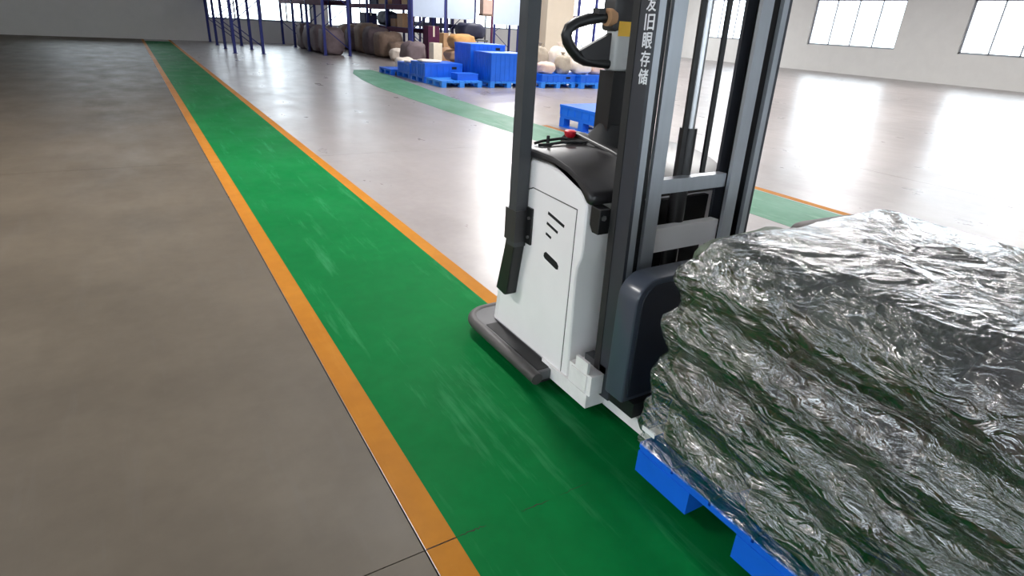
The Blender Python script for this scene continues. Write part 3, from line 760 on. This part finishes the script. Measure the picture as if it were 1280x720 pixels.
# low maroon bin right of the white board
bn = thing('maroon_bin', (13.0, 20.2, 0), 'dark maroon bin on the floor beside the sensor post', 'bin')
MB().prism(rrect(12.7, 19.95, 13.3, 20.5, 0.06), 'z', 0, 0.86, 0.01).build('bin_body', 'rack_maroon', bn)
MB().prism(rrect(12.68, 19.93, 13.32, 20.52, 0.06), 'z', 0.86, 0.92, 0.01).build('bin_lid', 'rack_maroon', bn)

# ------------------------------------------------------------------ racks
def rack(x0, x1, ys, label, levels=(1.86, 3.6), um='rack_blue', bmn='rack_maroon', ztop=5.2):
    t = thing('pallet_rack', ((x0 + x1) / 2, ys[0], 0), label, 'rack', 'storage racks at the back')
    for y in ys:
        for x in (x0, x1):
            up = MB().box((x - 0.05, y - 0.05, 0), (x + 0.05, y + 0.05, ztop), 0.005, 1).build('upright', um, t)
            MB().box((x - 0.09, y - 0.08, 0), (x + 0.09, y + 0.08, 0.012)).build('foot_plate', um, up)
        zz = 0.25; s = 0
        while zz + 0.8 < ztop:
            a, b = (x0, x1) if s else (x1, x0)
            MB().cyl((a, y, zz), (b, y, zz + 0.8), 0.018, 6).build('brace', um, t); zz += 0.8; s = 1 - s
    for y0, y1 in zip(ys, ys[1:]):
        for lz in levels:
            for x in (x0, x1): MB().box((x - 0.03, y0 + 0.05, lz), (x + 0.03, y1 - 0.05, lz + 0.18), 0.004, 1).build('beam', bmn, t)
            for q in range(5):
                xx = x0 + 0.03 + (x1 - x0 - 0.06) * q / 5
                MB().box((xx + 0.01, y0 + 0.06, lz + 0.18), (xx + (x1 - x0 - 0.06) / 5 - 0.01, y1 - 0.06, lz + 0.195)).build('deck_plank', um, t)
    return t
rack(9.95, 11.0, [24.6, 27.2, 29.8, 32.4], 'blue and maroon rack behind the brown bags, nearest the pale boards', (0.98, 1.86, 3.6))
rack(6.75, 7.75, [25.6, 28.2, 30.8, 33.4], 'blue rack holding grey bulk bags, left of the row of brown bags')
rack(3.4, 4.4, [25.6, 28.2, 30.8, 33.4], 'empty blue rack standing beside the far end of the bright green lane')
rack(12.4, 13.3, [26.2, 27.5, 28.8, 30.1, 31.4], 'dark framed rack seen against the windows behind the boards', (1.2, 2.4), 'rack_dark', 'rack_dark')
rack(18.0, 19.0, [24.0, 26.6, 29.2, 31.8], 'blue and maroon rack beyond the pillar, left of the doorway')
rnd = random.Random(11)
desc = ['nearest', 'second nearest', 'third nearest', 'fourth nearest', 'farthest']
for i in range(5):
    y = 25.35 + i * 1.3
    sack('bulk_bag', 9.30 - 0.06 * (i % 2), y, 0, (1.0, 1.08, 1.0 + 0.12 * (i % 3)), 'bulk_bag_brown' if i % 2 == 0 else 'bulk_bag_grey', desc[i] + ' bulk bag on the floor along the blue and maroon rack', 'bulk bag', seed=30 + i, exp=0.45, amp=0.05)
sack('bulk_bag', 9.35, 24.25, 0, (0.85, 0.8, 0.66), 'bulk_bag_brown', 'squat brown bag in front of the blue and maroon rack', 'bulk bag', seed=41)
sack('white_sack', 9.0, 23.3, 0, (0.7, 0.6, 0.45), 'sack_white', 'white sack on the floor beside the left board post', seed=42)
carton(10.3, 25.9, 1.176, 0.5, 0.6, 0.55, 'carton', 'tall tan carton on the low shelf of the blue and maroon rack')
carton(10.35, 26.7, 1.176, 0.6, 0.6, 0.32, 'sack_brown', 'flat brown carton on the low shelf of the blue and maroon rack')
sack('tarp_bundle', 10.45, 28.4, 1.176, (0.8, 1.3, 0.6), 'tarp_navy', 'dark navy bundle on the low shelf of the blue and maroon rack', 'tarpaulin', seed=23)
carton(10.4, 31.0, 1.176, 0.6, 0.8, 0.5, 'rack_dark', 'dark carton at the far end of the low rack shelf')
for i, (yy, hh, cm, nm) in enumerate(((25.2, 0.8, 'carton', 'tan'), (26.3, 0.6, 'rack_maroon', 'maroon'), (28.0, 0.9, 'sack_brown', 'brown'), (29.2, 0.6, 'rack_dark', 'dark'))):
    carton(10.45, yy, 2.056, 0.8, 0.9, hh, cm, nm + ' carton on the upper shelf of the blue and maroon rack')
for i in range(4):
    y = (26.25, 27.5, 28.85, 30.1)[i]
    sack('bulk_bag', 7.2, y, 0, (0.9, 1.05, 1.05), 'bulk_bag_grey', desc[i] + ' grey bulk bag under the rack left of the brown bags', 'bulk bag', seed=50 + i, exp=0.45)
